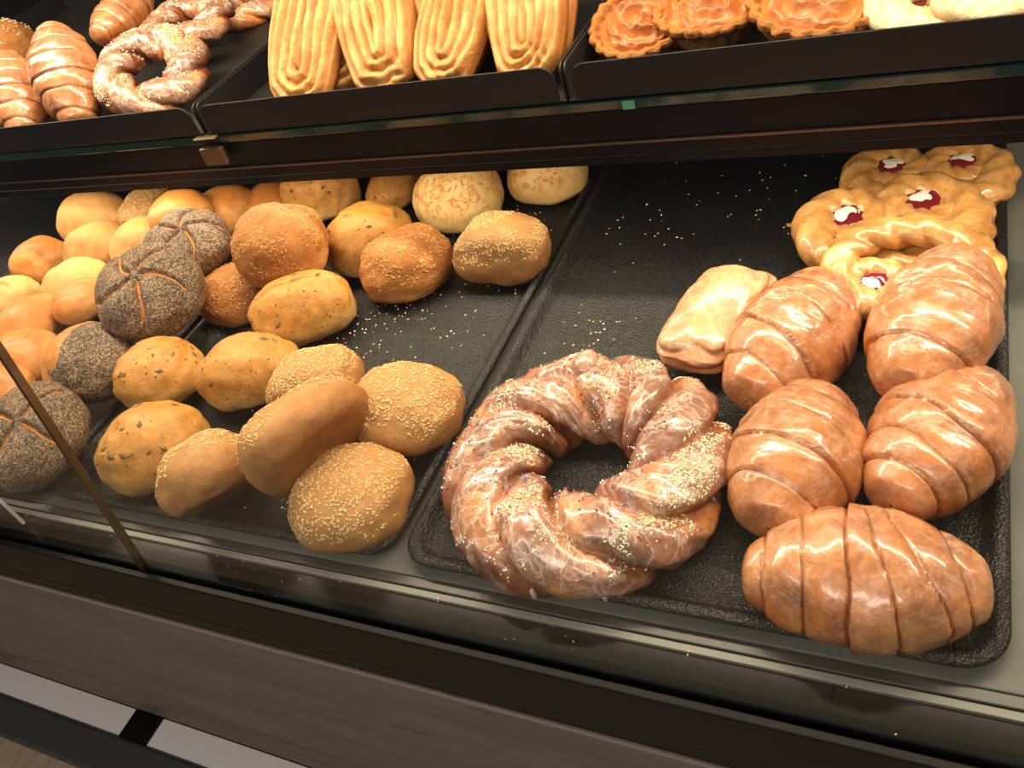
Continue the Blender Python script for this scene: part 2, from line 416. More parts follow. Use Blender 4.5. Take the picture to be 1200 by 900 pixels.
up_tray(.074, 'black folded sheet tray holding the nut tarts and jam biscuits')

# ------------------------------------------------------------------ rolls
def roll_mesh(L, W, H, seed, nu=40, nv=64, sq=2.3, flat=.36, lump=.035, fine=.006, star=0, seam=0, swirl=.6, dip=None, rim=0.0, pinch=0.0):
    vs = []; bare = []
    for i in range(nu + 1):
        th = pi * i / nu
        for j in range(nv):
            ph = 2 * pi * j / nv
            cz = cos(th); sr = sin(th)
            cx, cy = cos(ph), sin(ph)
            k = (abs(cx) ** sq + abs(cy) ** sq) ** (-1 / sq)
            r = sr ** .92
            x, y = r * k * cx, r * k * cy
            hb = H * flat; ht = H - hb
            z = cz * ht if cz > 0 else -hb * (1 - (1 - abs(cz)) ** 2.2)
            if rim and cz < 0: z = max(z, -hb * (1 - rim * (1 - r)))
            p = (x, y, cz)
            d = 1 + lump * 2 * nz(p, 1.3, seed) + lump * nz(p, 2.9, seed + 3) + fine * 2 * nz(p, 9, seed + 7)
            px, py, pz = x * L / 2 * d, y * W / 2 * d, z * d + hb
            b = 0.0
            if star and cz > 0:
                rho = r
                a = ph + swirl * rho + .15 * nz(p, 2, seed)
                q = (a / (2 * pi) * star) % 1.0; q = min(q, 1 - q) / star * 2 * pi * max(rho, .02)
                wd = .050
                g = exp(-(q / wd) ** 2) * sstep(.03, .14, rho) * (1 - sstep(.82, .97, rho))
                bl = exp(-(q / .30) ** 2)
                pz -= g * .0055 * H / .05
                pz += (1 - bl) * .0030 * sstep(.1, .5, rho)
                b = max(b, g * .62)
            if seam:
                q = abs(y + .10 * nz(p, 2.2, seed) * 2)
                g = exp(-(q / .055) ** 2) * (1 - sstep(.55, .85, abs(x))) * (1 if cz > 0 else 0)
                pz -= g * .0035 * seam
            if pinch and cz < .2:
                pass
            if dip is not None:
                b = max(b, sstep(dip - .04, dip + .04, -x * .9 + .25 * nz(p, 2.5, seed)))
            if star and cz < -.05: b = max(b, sstep(.05, .5, -cz) * .8)
            vs.append(Vector((px, py, max(0, pz)))); bare.append(b)
    fs = grid_faces(nu + 1, nv)
    return vs, fs, bare

SEED6 = [(1, 0, 0), (-1, 0, 0), (0, 1, 0), (0, -1, 0), (0, 0, 1), (0, 0, -1)]
SEEDF = [(0, 2, 4), (2, 1, 4), (1, 3, 4), (3, 0, 4), (2, 0, 5), (1, 2, 5), (3, 1, 5), (0, 3, 5)]
def scatter(pts, sizes, rng, name, mats, parent, matpick=None, sink=.3):
    vs = []; fs = []; ids = []
    for i, (p, n) in enumerate(pts):
        n = n.normalized(); t = n.orthogonal().normalized(); t.rotate(Matrix.Rotation(rng.random() * 6.283, 3, n)); b = n.cross(t)
        a, bb, c = sizes; s = rng.uniform(.75, 1.25)
        o = len(vs)
        for u, v, w_ in SEED6: vs.append(p + t * (u * a * s) + b * (v * bb * s) + n * (w_ * c * s + c * s * (1 - sink)))
        fs += [tuple(q + o for q in f) for f in SEEDF]
        if matpick: ids += [matpick(i)] * 8
    o = mesh_obj(name, vs, fs, mats, parent, smooth=False, mids=ids if matpick else None)
    return o
def pick_surface(me, rng, count, cond):
    me.calc_loop_triangles() if False else None
    polys = [p for p in me.polygons if cond(p.center, p.normal)]
    if not polys: return []
    ws = [p.area for p in polys]
    out = []
    for p in rng.choices(polys, ws, k=count):
        v = [me.vertices[i].co for i in p.vertices]
        a, b = rng.random(), rng.random()
        q = (v[0] * (1 - a) + v[1] * a) * (1 - b) + (v[-1] * (1 - a) + v[-2] * a) * b if len(v) == 4 else p.center
        out.append((q.copy(), p.normal.copy()))
    return out

NAMES = {'ses': 'sesame_roll', 'pump': 'pumpkin_seed_roll', 'whole': 'wholegrain_roll', 'cheese': 'cheese_roll', 'poppy': 'poppy_seed_roll',
         'plain': 'plain_roll', 'white': 'floury_roll'}
KM = {'ses': M_SES, 'pump': M_PUMP, 'whole': M_WHOLE, 'cheese': M_CHEESE, 'poppy': M_POPPY, 'plain': M_PLAIN, 'white': M_WHITE}
GR = {'ses': 'sesame rolls on the tray', 'pump': 'pumpkin seed rolls on the tray', 'whole': 'wholegrain rolls on the tray', 'cheese': 'cheese topped rolls on the tray',
      'poppy': 'poppy seed rolls on the tray', 'plain': 'plain rolls piled on the tray', 'white': 'pale floury rolls piled on the tray'}
RFWD = Vector((FWD.x, FWD.y, 0)).normalized(); RSIDE = Vector((RFWD.y, -RFWD.x, 0))
FLOOR_Z = .0026
CENTRES = []
def px(P):
    d = P - CAM; z = d.dot(FWD); return 600 + F * d.dot(RIGHT) / z, 450 + F * d.dot(DOWN) / z
def place(root, p1, p2, H, zb, tilt, side, spin, verts, bb=None, xmin=None):
    """Stand a thing with its lowest point at zb and its middle at the midpoint of p1-p2; the direction p1-p2 gives its yaw.
    With bb = (x0, x1, y0, y1) the real size and the place on that level are solved so that it covers this extent of the photograph."""
    z = zb + H * .5
    a, b = at(*p1, z), at(*p2, z)
    yaw = atan2((b - a).y, (b - a).x) + spin
    R = Matrix.Rotation(rad(tilt), 3, RSIDE) @ Matrix.Rotation(rad(side), 3, RFWD) @ Matrix.Rotation(yaw, 3, 'Z')
    c = Vector((0, 0, H * .5))
    rv = [R @ (v - c) for v in verts]
    lo = min(v.z for v in rv)
    s = 1.0
    cx, cy = ((bb[0] + bb[1]) / 2, (bb[2] + bb[3]) / 2) if bb else ((p1[0] + p2[0]) / 2, (p1[1] + p2[1]) / 2)
    if bb:
        sub = rv[::max(1, len(rv) // 900)]; ux, uy = cx, cy
        for _ in range(8):
            m = at(ux, uy, zb - lo * s)
            q = [px(m + v * s) for v in sub]
            x0, x1 = min(t[0] for t in q), max(t[0] for t in q); y0, y1 = min(t[1] for t in q), max(t[1] for t in q)
            s *= ((bb[1] - bb[0]) / (x1 - x0)) ** .55 * ((bb[3] - bb[2]) / (y1 - y0)) ** .45
            ux += cx - (x0 + x1) / 2; uy += cy - (y0 + y1) / 2
        cx, cy = ux, uy
    mid = at(cx, cy, zb - lo * s)
    root.location = mid - R @ c * s
    root.rotation_euler = R.to_euler()
    if s != 1.0:
        for i in range(len(verts)): verts[i] = verts[i] * s
    if zb > .15:                              # keep upper pastries behind the front flap of their tray
        d = SY + .0035 - min((R @ v).y + root.location.y for v in verts)
        if d > 0: root.location.y += d
        if xmin is not None:
            d = xmin - min((R @ v).x + root.location.x for v in verts)
            if d > 0: root.location.x += d
    root['fit'] = s
    return mid
def clean(root):
    if 'fit' in root: del root['fit']
def span(p1, p2, z): return (at(*p1, z) - at(*p2, z)).length

ZADJ = {2: .010, 7: .007, 8: .004, 9: .003, 11: .0054, 13: .0023, 18: .0081, 19: .0043, 20: .002, 21: .012, 25: .0079, 26: .0018, 27: .0062, 29: .0039, 30: .0148, 31: .030, 32: .019, 33: .0288, 34: .016, 35: .012, 14: .008}   # rolls riding on the ones below
def roll(kind, p1, p2, W, H, label, bb, zb=0.0, tilt=0, side=0, spin=0, L=None, group=None, **kw):
    zb += FLOOR_Z + ZADJ.get(len(CENTRES), 0)
    seed = len(CENTRES) * 3.37 + 1.0; rng = random.Random(len(CENTRES) * 7 + 5)
    L = .105
    if W < 0: W = -W * L
    opt = dict(ses=dict(flat=.40, sq=2.5, lump=.04, rim=.25), pump=dict(flat=.38, sq=2.2, lump=.045), whole=dict(flat=.38, sq=2.1, lump=.045, fine=.012),
               cheese=dict(flat=.36, sq=2.3, lump=.03, fine=.008), poppy=dict(flat=.36, sq=2.1, lump=.035, star=5, nu=70, nv=140), plain=dict(flat=.36, sq=2.1, lump=.03),
               white=dict(flat=.36, sq=2.1, lump=.03))[kind].copy()
    opt.update(kw)
    vs, fs, bare = roll_mesh(L, W, H, seed, **opt)
    root = empty(NAMES[kind]); tag(root, label, 'bread roll', group or GR[kind])
    mid = place(root, p1, p2, H, zb, tilt, side, spin, vs, bb); H *= root['fit']; del root['fit']
    body = mesh_obj('crust', vs, fs, KM[kind], root, masks={'bare': bare} if kind == 'poppy' else None)
    me = body.data
    if kind == 'ses':
        dens = lambda c, n: n.z > .25 and (nz(c, 30, seed) + .8 * (c.z / H) > .25)
        s = scatter(pick_surface(me, rng, 1000, dens), (.0014, .0009, .0005), rng, 'sesame_seeds', M_SEED, root); s['kind'] = 'stuff'
    elif kind == 'whole':
        dens = lambda c, n: n.z > .1 and nz(c, 40, seed) > -.2
        s = scatter(pick_surface(me, rng, 330, dens), (.0020, .0012, .0005), rng, 'grain_flakes', M_OAT, root); s['kind'] = 'stuff'
    elif kind == 'pump':
        for q, n in pick_surface(me, rng, 9, lambda c, n: n.z > .35):
            sd = scatter([(q, n)], (.0042, .0024, .0011), rng, 'pumpkin_seed', M_PSEED, root, sink=.75)
        s = scatter(pick_surface(me, rng, 40, lambda c, n: n.z > .0), (.0016, .0010, .0006), rng, 'grain_flecks', M_PSEED, root, sink=.8); s['kind'] = 'stuff'
    CENTRES.append(mid)
    return root

# --- sesame rolls at the tray front
roll('ses', (336, 588), (487, 582), -.93, .058, 'round sesame roll lying flat in the front corner beside the wreath tray', (337, 487, 520, 648))
roll('ses', (188, 557), (303, 545), -.92, .074, 'sesame roll turned so its smooth brown base faces out, beside a leaning roll', (188, 305, 497, 613), tilt=-48, side=-6)
roll('ses', (290, 560), (412, 462), -.78, .052, 'sesame roll standing tilted on edge between flat sesame rolls', (285, 425, 432, 592), zb=.004, tilt=-62, side=-30)
roll('ses', (308, 447), (433, 437), -.80, .060, 'sesame roll lying behind the roll that is tilted on edge', (308, 433, 407, 492), side=-8)
roll('ses', (411, 485), (541, 476), -.90, .060, 'sesame roll with thick seed crust close to the tray rim by the wreath', (412, 541, 418, 541), tilt=4, side=8)
roll('ses', (531, 296), (646, 286), -.80, .062, 'seed-crusted sesame roll alone beside the bare tray floor and a cheese roll', (531, 646, 247, 336), side=6)
# --- pumpkin seed rolls
roll('pump', (113, 545), (248, 492), -.80, .062, 'oval pumpkin seed roll with pale underside in the tray front corner', (113, 248, 466, 586), tilt=10, side=6)
roll('pump', (132, 447), (242, 432), -.92, .064, 'round pumpkin seed roll with large dark seeds beside a poppy roll', (132, 243, 393, 487))
roll('pump', (228, 452), (350, 415), -.74, .060, 'golden pumpkin seed roll touching the back of a sesame roll', (229, 351, 386, 486), tilt=4)
roll('pump', (288, 382), (420, 342), -.66, .062, 'long golden pumpkin seed roll with a split top in front of wholegrain rolls', (288, 420, 317, 410), seam=1, tilt=2)
roll('pump', (380, 300), (482, 258), -.80, .070, 'smooth pumpkin seed roll with one big seed between two wholegrain rolls', (380, 486, 233, 328))
# --- wholegrain rolls
roll('whole', (270, 290), (384, 284), -.86, .068, 'large rough wholegrain roll lying on top of its neighbours beside a poppy roll', (270, 385, 237, 340), zb=.026, tilt=14, side=-8)
roll('whole', (233, 350), (318, 338), -.92, .062, 'small wholegrain roll wedged between a poppy roll and a pumpkin seed roll', (233, 318, 304, 388))
roll('whole', (424, 330), (531, 288), -.80, .064, 'oval wholegrain roll with crumbs scattered on the tray in front', (424, 531, 258, 359), tilt=4)
# --- rolls at the back under the shelf
roll('pump', (322, 228), (428, 220), -.75, .066, 'pale pumpkin seed roll half hidden under the shelf behind wholegrain', (322, 430, 190, 257), group='rolls under the shelf beam')
roll('pump', (430, 222), (492, 216), -1.1, .064, 'pale seeded roll squeezed behind a smooth roll beside a cheese roll', (430, 492, 190, 252), group='rolls under the shelf beam')
roll('cheese', (481, 238), (593, 230), -.85, .072, 'cheese topped roll touching a sesame roll and wholegrain roll', (481, 593, 185, 272))
roll('cheese', (590, 208), (694, 198), -.85, .062, 'cheese topped roll at the tray edge half hidden by shelf beam', (591, 693, 168, 238))
# --- poppy seed rolls
roll('poppy', (110, 346), (241, 338), -.96, .052, 'star-cut poppy seed roll facing out whole on top of the pile', (110, 241, 284, 401), zb=.030, tilt=24, side=2, spin=.5)
roll('poppy', (166, 288), (275, 276), -.95, .052, 'star-cut poppy seed roll behind another one, beside a wholegrain roll', (166, 273, 244, 330), zb=.038, tilt=16, side=10, spin=.9)
roll('poppy', (60, 432), (154, 420), -.98, .058, 'poppy seed roll dipped on one side only with bare golden half', (58, 153, 364, 486), zb=.010, tilt=22, side=16, star=0, dip=.35, spin=-.2)
roll('poppy', (-22, 508), (104, 502), -.85, .050, 'dark poppy seed roll in front beside the glass joint', (-34, 106, 446, 578), zb=.004, tilt=22, side=10, spin=1.4, star=4, swirl=.2)
# --- plain and floury rolls at the left
roll('white', (68, 256), (153, 246), -.72, .062, 'pale roll at the back next to a dusted roll', (66, 160, 222, 292), zb=.012)
roll('plain', (13, 308), (84, 300), -.95, .066, 'smooth pale orange roll on the outer side of the pile', (14, 83, 271, 341), zb=.004, tilt=4)
roll('white', (78, 288), (150, 282), -.9, .066, 'pale smooth roll behind the brightly lit small roll', (74, 160, 258, 328), zb=.008)
roll('white', (134, 280), (192, 270), -1.0, .060, 'small brightly lit roll tucked behind a star-cut poppy roll', (128, 206, 252, 318), zb=.014)
roll('white', (50, 340), (116, 318), -.95, .066, 'cream coloured roll behind a small orange roll', (50, 136, 298, 376), zb=.006)
roll('plain', (63, 352), (120, 344), -1.0, .058, 'small orange roll leaning against the star-cut poppy roll', (62, 130, 322, 384), zb=.026)
roll('white', (-10, 346), (52, 345), -1.0, .056, 'floury roll with a brown split around its side', (-34, 54, 325, 382), zb=.010, seam=1)
roll('plain', (-8, 380), (88, 372), -.62, .056, 'plain knotted roll with a fold across its top', (-24, 92, 352, 420), zb=.014, seam=1.6, spin=1.4)
roll('plain', (-14, 420), (64, 415), -1.0, .064, 'plain orange roll resting against the half-dipped poppy roll', (-24, 78, 385, 466), zb=.006, tilt=6)
roll('plain', (-40, 462), (42, 448), -.9, .056, 'plain orange roll cut by the glass joint above a dark poppy roll', (-44, 46, 430, 490), zb=.002)
roll('ses', (146, 246), (192, 236), -1.2, .062, 'pale sesame dusted roll behind the orange rolls', (140, 205, 215, 276), zb=.006, group='rolls under the shelf beam')
roll('plain', (180, 246), (256, 238), -.9, .062, 'glossy orange roll directly behind a poppy roll', (174, 250, 220, 284), zb=.016)
roll('plain', (226, 250), (298, 242), -.95, .062, 'brown-orange roll between a poppy roll and wholegrain roll at the back', (230, 302, 210, 284), zb=.0)
roll('plain', (286, 236), (338, 230), -1.2, .062, 'brown roll in the back shade behind the large wholegrain roll', (288, 344, 206, 270), zb=.0)

# ------------------------------------------------------------------ croissants
def croissant_mesh(L, D, seed, nu=170, nv=80, grooves=((-.78, .1), (-.46, .1), (-.15, .1), (.2, .1), (.52, .1), (.8, .1)), mid=.02, ends=.44, bend=.0, hgt=.86):
    vs = []; edge = []; glz = []
    for i in range(nu + 1):
        u = -1 + 2 * i / nu
        for j in range(nv):
            v = 2 * pi * j / nv
            cy, cz = cos(v), sin(v)
            p0 = Vector((u * 2.2, cy, cz))
            un = .03 * nz(p0, 1.5, seed)
            gs = [g + sl * cy + un for g, sl in grooves]
            lo_, hi_ = -1.1, 1.1; k = 0
            if u >= mid:
                lo_ = 2 * mid - 1.1
                for q in gs:
                    if q > mid + .02:
                        if u > q: lo_ = q; k += 1
                        else: hi_ = q; break
                t = (u - lo_) / max(.02, hi_ - lo_)
            else:
                hi_ = 2 * mid + 1.1
                for q in reversed(gs):
                    if q < mid - .02:
                        if u < q: hi_ = q; k += 1
                        else: lo_ = q; break
                t = (hi_ - u) / max(.02, hi_ - lo_)
            dist = t * max(.02, hi_ - lo_)
            env = ends + (1 - ends) * max(0, 1 - min(1, abs(u)) ** 1.9) ** .85
            drop = (1.0, .985, .955, .88, .74, .65)[min(k, 5)]
            lip = sstep(0, .035, dist) if k else 1.0
            bul = 1 - .045 * (2 * t - 1) ** 2 if k else 1.0
            r = env * bul * (.95 + .05 * lip) * drop
            e = (1 - sstep(.0, .05, dist)) if k else 0.0
            if abs(u) > .92: r *= .25 + .75 * sqrt(max(0, 1 - ((abs(u) - .92) / .08) ** 2))
            if i in (0, nu): r = .02
            d = 1 + .09 * nz(p0, 1.1, seed + 2) + .03 * nz(p0, 2.8, seed + 5) + .006 * nz(p0, 11, seed)
            r *= d * D / 2
            x = u * L / 2; y = r * cy; z = r * cz * hgt
            z = max(z, -D * .26 + .04 * r * 0)
            y += bend * (x / (L / 2)) ** 2 * L
            vs.append(Vector((x, y, z + D * .26))); edge.append(min(1, e)); glz.append(max(0, cz) - .9 * e)
    return vs, grid_faces(nu + 1, nv), edge, glz
NC = [0]
def croissant(p1, p2, D, label, bb=None, zb=0.0, tilt=0, side=0, L=None, mat=None, group='glazed croissants on the tray', base=None, **kw):
    NC[0] += 1; seed = NC[0] * 5.1
    zb += FLOOR_Z if base is None else base
    H = D * .69
    L = L or span(p1, p2, zb + H * .5)
    vs, fs, edge, glz = croissant_mesh(L, D, seed, **kw)
    root = empty('glazed_croissant'); tag(root, label, 'croissant', group)
    place(root, p1, p2, H, zb, tilt, side, 0, vs, bb); del root['fit']
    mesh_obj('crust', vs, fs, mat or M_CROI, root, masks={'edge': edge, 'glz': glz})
    return root
croissant((866, 664), (1171, 686), .092, 'glazed croissant lying along the tray front, pointed tip on top', (863, 1171, 594, 764), bend=-.02, ends=.33, grooves=((-.78, 0), (-.46, -.02), (-.10, -.02), (.10, -.17), (.36, -.30), (.70, -.12)), mid=.0)
croissant((908, 624), (972, 450), .094, 'plump glazed croissant between the wreath and its lighter neighbour', (848, 1018, 444, 636), zb=.004, grooves=((-.66, .10), (-.22, .12), (.20, .16), (.66, .1)), mid=.0)
croissant((1048, 598), (1166, 430), .096, 'milky glazed croissant touching the tray side rim', (1004, 1197, 428, 608), zb=.004, grooves=((-.74, .06), (-.44, .10), (-.06, .12), (.52, .14)), mid=.2)
croissant((874, 466), (980, 330), .092, 'shiny glazed croissant behind the plump one, next to the flat pastry', (842, 1014, 317, 484), zb=.006, tilt=6, grooves=((-.70, .10), (-.34, .18), (.14, .16), (.52, .12)), mid=.0)
croissant((1044, 462), (1118, 302), .092, 'broad glazed croissant lying on a danish in front of the white icing', (1001, 1188, 298, 466), zb=.020, tilt=8, grooves=((-.56, .03), (.08, .02), (.48, .10)), mid=-.2)

# flat glazed strudel slice
def slice_mesh(L, W, H, seed, nu=60, nv=80):
    vs = []; edge = []; glz = []
    for i in range(nu + 1):
        th = pi * i / nu
        for j in range(nv):
            ph = 2 * pi * j / nv
            cx, cy = cos(ph), sin(ph); cz = cos(th)
            k = (abs(cx) ** 5 + abs(cy) ** 4) ** (-1 / 4.5)
            r = sin(th) ** .45
            z = (1 if cz > 0 else -1) * abs(cz) ** .8
            x, y = r * k * cx, r * k * cy
            p = (x, y, z)
            lay = .035 * sin(z * 9 + 2 * nz(p, 1.5, seed)) * sstep(.6, .95, r)
            d = 1 + .05 * nz(p, 1.4, seed) + .02 * nz(p, 5, seed) + lay
            zz = z * H / 2 * (1.0 - .28 * (x * x) * .6 - .25 * y * y) * d
            vs.append(Vector((x * L / 2 * d, y * W / 2 * d, zz + H / 2))); edge.append(sstep(.55, .95, r) * (1 - max(0, z)) * .9); glz.append(max(0, z) * 1.2)
    return vs, grid_faces(nu + 1, nv), edge, glz
p1, p2 = (802, 432), (880, 316)
vs, fs, ed, gl = slice_mesh(span(p1, p2, .025), .076, .050, 4.4)
r_ = empty('glazed_puff_slice'); tag(r_, 'flat sugar-glazed puff pastry slice behind the wreath', 'pastry')
place(r_, p1, p2, .05, FLOOR_Z, 0, 0, 0, vs, (775, 905, 303, 446)); del r_['fit']; mesh_obj('crust', vs, fs, M_STRU, r_, masks={'edge': ed, 'glz': gl})

# ------------------------------------------------------------------ wreaths
def wreath_mesh(R, r0, seed, n=3, k=3, nu=300, nv=64, hs=.80, depth=.34):
    vs = []; edge = []; glz = []
    for i in range(nu):
        th = 2 * pi * i / nu
        for j in range(nv):
            ph = 2 * pi * j / nv              # 0 = outward, pi/2 = up
            p0 = Vector((cos(th) * 1.5, sin(th) * 1.5, 0)) + Vector((cos(th) * cos(ph), sin(th) * cos(ph), sin(ph))) * .5
            a = ph + k * th * 1.0 + .55 * nz((cos(th) * 1.1, sin(th) * 1.1, 0), 1.6, seed) + .18 * nz(p0, 2.2, seed + 9)
            c = abs(cos(n * a / 2))
            lobe = 1 - depth * (1 - c) ** 2.2
            big = 1 + .10 * nz((cos(th), sin(th), .3), 1.3, seed + 4)
            sub = .035 * abs(sin(n * a * 1.5 + 2 * nz(p0, 2, seed)))
            r = r0 * (lobe - sub) * big * (1 + .06 * nz(p0, 3, seed) + .02 * nz(p0, 8, seed))
            rr = R + r * cos(ph)
            z = max(r * sin(ph) * hs, -r0 * .52)
            vs.append(Vector((rr * cos(th), rr * sin(th), z + r0 * .52)))
            e = (1 - c) ** 1.5
            edge.append(min(1, max(0, .15 + .85 * nz(p0, 2.4, seed + 1))) * (1 - e)); glz.append(max(0, sin(ph)) - 1.0 * e)
    return vs, grid_faces(nu, nv, True), edge, glz
def wreath(pc, z0, R, r0, label, name='iced_wreath', seed=2.0, sprk=900, bb=None, rot=0.0, tilt=0, side=0, group=None, spot=None, **kw):
    vs, fs, ed, gl = wreath_mesh(R, r0, seed, **kw)
    root = empty(name); tag(root, label, 'pastry wreath', group)
    H = r0 * 1.3
    place(root, (pc[0] - 20, pc[1]), (pc[0] + 20, pc[1]), H, z0, tilt, side, 0, vs, bb); FIT = root['fit']; del root['fit']
    b = mesh_obj('crust', vs, fs, M_WREATH, root, masks={'edge': ed, 'glz': gl})
    rng = random.Random(int(seed * 10))
    if sprk:
        s = 1.0
        dens = lambda c, n: n.z > .45 and nz(c, 30 if R > .05 else 45, seed + 2) > .05 + .35 * rng.random()
        pts = pick_surface(b.data, rng, sprk, dens)
        o = scatter(pts, (.0010, .0006, .0004), rng, 'sugar_flakes', M_SPR[:2], root, lambda i: 0 if rng.random() < .78 else 1); o['kind'] = 'stuff'
        pts = pick_surface(b.data, rng, sprk // 6, lambda c, n: n.z > .4 and nz(c, 18, seed + 2) > -.15)
        o = scatter(pts, (.0009, .0009, .0009), rng, 'sugar_pearls', M_SPR, root, lambda i: rng.choice((1, 1, 2, 2, 2, 3, 4, 5))); o['kind'] = 'stuff'
    root.delta_scale = (1, 1, 1)
    return root, b, FIT
wr, wb, WF = wreath((692, 556), FLOOR_Z, .0645, .0370, 'large twisted yeast wreath with white glaze and coloured sprinkles', bb=(522, 859, 412, 706), sprk=2600, seed=2.0)
# small dough knob at the joint and drips of glaze
def blob(name, c, rx, ry, rz_, mat, parent, seed, n=14, m=20, lump=.15, masks=True):
    vs = []
    for i in range(n + 1):
        th = pi * i / n
        for j in range(m):
            ph = 2 * pi * j / m
            p = (sin(th) * cos(ph), sin(th) * sin(ph), cos(th)); d = 1 + lump * nz(p, 1.4, seed)
            vs.append(Vector((c[0] + p[0] * rx * d, c[1] + p[1] * ry * d, c[2] + p[2] * rz_ * d)))
    return mesh_obj(name, vs, grid_faces(n + 1, m), mat, parent, masks={'edge': [.5] * len(vs), 'glz': [.6] * len(vs)} if masks else None)
blob('dough_end', (-.006 * WF, .072 * WF, .046 * WF), .011, .014, .009, M_WREATH, wr, 3.0)
rngd = random.Random(9)
M_DRIP = plain('dripped glaze', (.62, .47, .40), .15, Coat_Weight=.4)
for a in (-2.45, -1.75, -1.3, -.75):
    rr = (.0645 + .033) * WF; z = .010 + rngd.random() * .008
    blob('glaze_drip', (rr * cos(a), rr * sin(a), z), .0022, .0022, .006, M_DRIP, wr, a)

# ------------------------------------------------------------------ danishes
def sweep(path, radf, seed, nv=36, twist=10, ridge=.28, flat=.8, closed=False):
    n = len(path); vs = []; edge = []; glz = []
    for i in range(n):
        a, b = path[max(0, i - 1)], path[min(n - 1, i + 1)]
        t = (b - a).normalized(); s = Vector((t.y, -t.x, 0)).normalized(); u = s.cross(t)
        if u.z < 0: u = -u
        r0 = radf(i / (n - 1))
        for j in range(nv):
            ph = 2 * pi * j / nv
            q = path[i]
            c = abs(cos(1.5 * (ph + twist * i / n * 2 * pi / 3)))
            r = r0 * (1 - ridge * (1 - c) ** 1.5) * (1 + .10 * nz((q.x * 40 + cos(ph), q.y * 40 + sin(ph), seed), 1.0) + .03 * nz((q.x * 160, q.y * 160, ph * 2), 1.0))
            v = q + s * (r * cos(ph)) + u * (r * sin(ph) * flat)
            v.z = max(v.z, .0005)
            vs.append(v); edge.append((1 - c) * .8); glz.append(max(0, sin(ph)))
    fs = grid_faces(n, nv) + [tuple(reversed(range(nv))), tuple(range((n - 1) * nv, n * nv))]
    return vs, fs, edge, glz
def danish(pc, zb, label, scale=1.0, yaw=0.0, tilt=0, side=0, seed=1.0, zlift=0.0):
    S = scale; zt = .016 * S
    R = .031 * S; cxs = .040 * S
    path = []
    # spiral out of the right eye, over the arc, into the left eye
    def eye(sgn):
        pts = []
        for k in range(34):
            t = k / 33; a = -pi * .35 - 2 * pi * 1.0 * (1 - t)
            r = R * (.94 + .06 * t)
            pts.append(Vector((sgn * (cxs + r * cos(a)), r * sin(a), zt + (.004 * S) * (1 - t))))
        return pts
    e1 = eye(1)
    arc = []
    for k in range(1, 40):
        t = k / 40; a = -pi * .25 + (pi * 1.5) * t
        arc.append(Vector((.082 * S * cos(a) , .020 * S + .072 * S * sin(a), zt + .008 * S * sin(pi * t))))
    e2 = list(reversed(eye(-1)))
    raw = e1 + arc + e2
    # smooth and resample
    for _ in range(6):
        raw = [raw[0]] + [(raw[i - 1] + raw[i] * 2 + raw[i + 1]) / 4 for i in range(1, len(raw) - 1)] + [raw[-1]]
    vs, fs, ed, gl = sweep(raw, lambda t: .0245 * S * (.46 + .54 * sin(pi * t) ** .8), seed, twist=26)
    root = empty('fruit_danish'); tag(root, label, 'danish pastry', 'fruit danishes on the tray')
    R_ = Matrix.Rotation(rad(tilt), 3, RSIDE) @ Matrix.Rotation(rad(side), 3, RFWD) @ Matrix.Rotation(yaw, 3, 'Z')
    lo = min((R_ @ v).z for v in vs)
    root.location = at(pc[0], pc[1], zb + .02) ; root.location.z = zb - lo
    root.rotation_euler = R_.to_euler()
    mesh_obj('dough_strand', vs, fs, M_DAN, root, masks={'edge': ed, 'glz': gl})
    for sgn in (1, -1):
        blob('dough_base', (sgn * cxs, 0, .010 * S), .021 * S, .021 * S, .0085 * S, M_DAN, root, seed + sgn, lump=.1)
        j = blob('jam_filling', (sgn * cxs, 0, .0215 * S), .0220 * S, .0210 * S, .0085 * S, M_JAM, root, seed + 3 * sgn, lump=.25, masks=False)
        blob('icing', (sgn * cxs - .001, -.0015, .0268 * S), .0135 * S, .0110 * S, .0038 * S, M_ICING, j, seed + 5 * sgn, lump=.35, masks=False)
    return root
danish((1066, 328), .020, 'twisted fruit danish with white iced eyes under the broad croissant', yaw=.12, scale=.64, seed=1.3, tilt=8)
danish((1034, 252), .006, 'fruit danish with two jam eyes behind the twisted danish', yaw=pi + .40, scale=.78, seed=4.2, tilt=10)
danish((1084, 192), .0026, 'fruit danish with a dark jam eye half hidden by shelf beam', yaw=pi + .1, scale=.72, seed=7.7, tilt=4)

# ------------------------------------------------------------------ upper shelf pastries
UB = UZ + .0018
GU = 'glazed croissants on the upper shelf'
croissant((44, 142), (100, 32), .078, 'glossy golden croissant pointing at the tray front on the upper shelf', base=UB, zb=.004, tilt=38, group=GU, L=.135)
croissant((-24, 165), (22, 72), .074, 'glazed croissant beside the glossy golden one on the upper shelf', base=UB, zb=.0, tilt=30, group=GU, L=.13)
croissant((104, 40), (178, -10), .068, 'croissant at the back of the upper tray behind small wreaths', base=UB, zb=.034, tilt=6, group=GU, L=.11)
def uroll(p1, p2, W, H, label, bb):
    vs, fs, b = roll_mesh(.09, W, H, p1[0] + 3.0)
    root = empty('sugared_bun'); tag(root, label, 'bun')
    place(root, p1, p2, H, UB, 0, 0, 0, vs, bb); del root['fit']; body = mesh_obj('crust', vs, fs, M_WHOLE, root)
    rng = random.Random(4)
    s = scatter(pick_surface(body.data, rng, 80, lambda c, n: n.z > .4), (.0014, .0014, .001), rng, 'sugar_grains', M_SPR[1], root); s['kind'] = 'stuff'
uroll((-22, 52), (50, 48), .070, .055, 'dark sugared bun on the outer side of the upper tray', (-28, 50, 24, 76))
GW = 'small wreaths on the upper shelf'
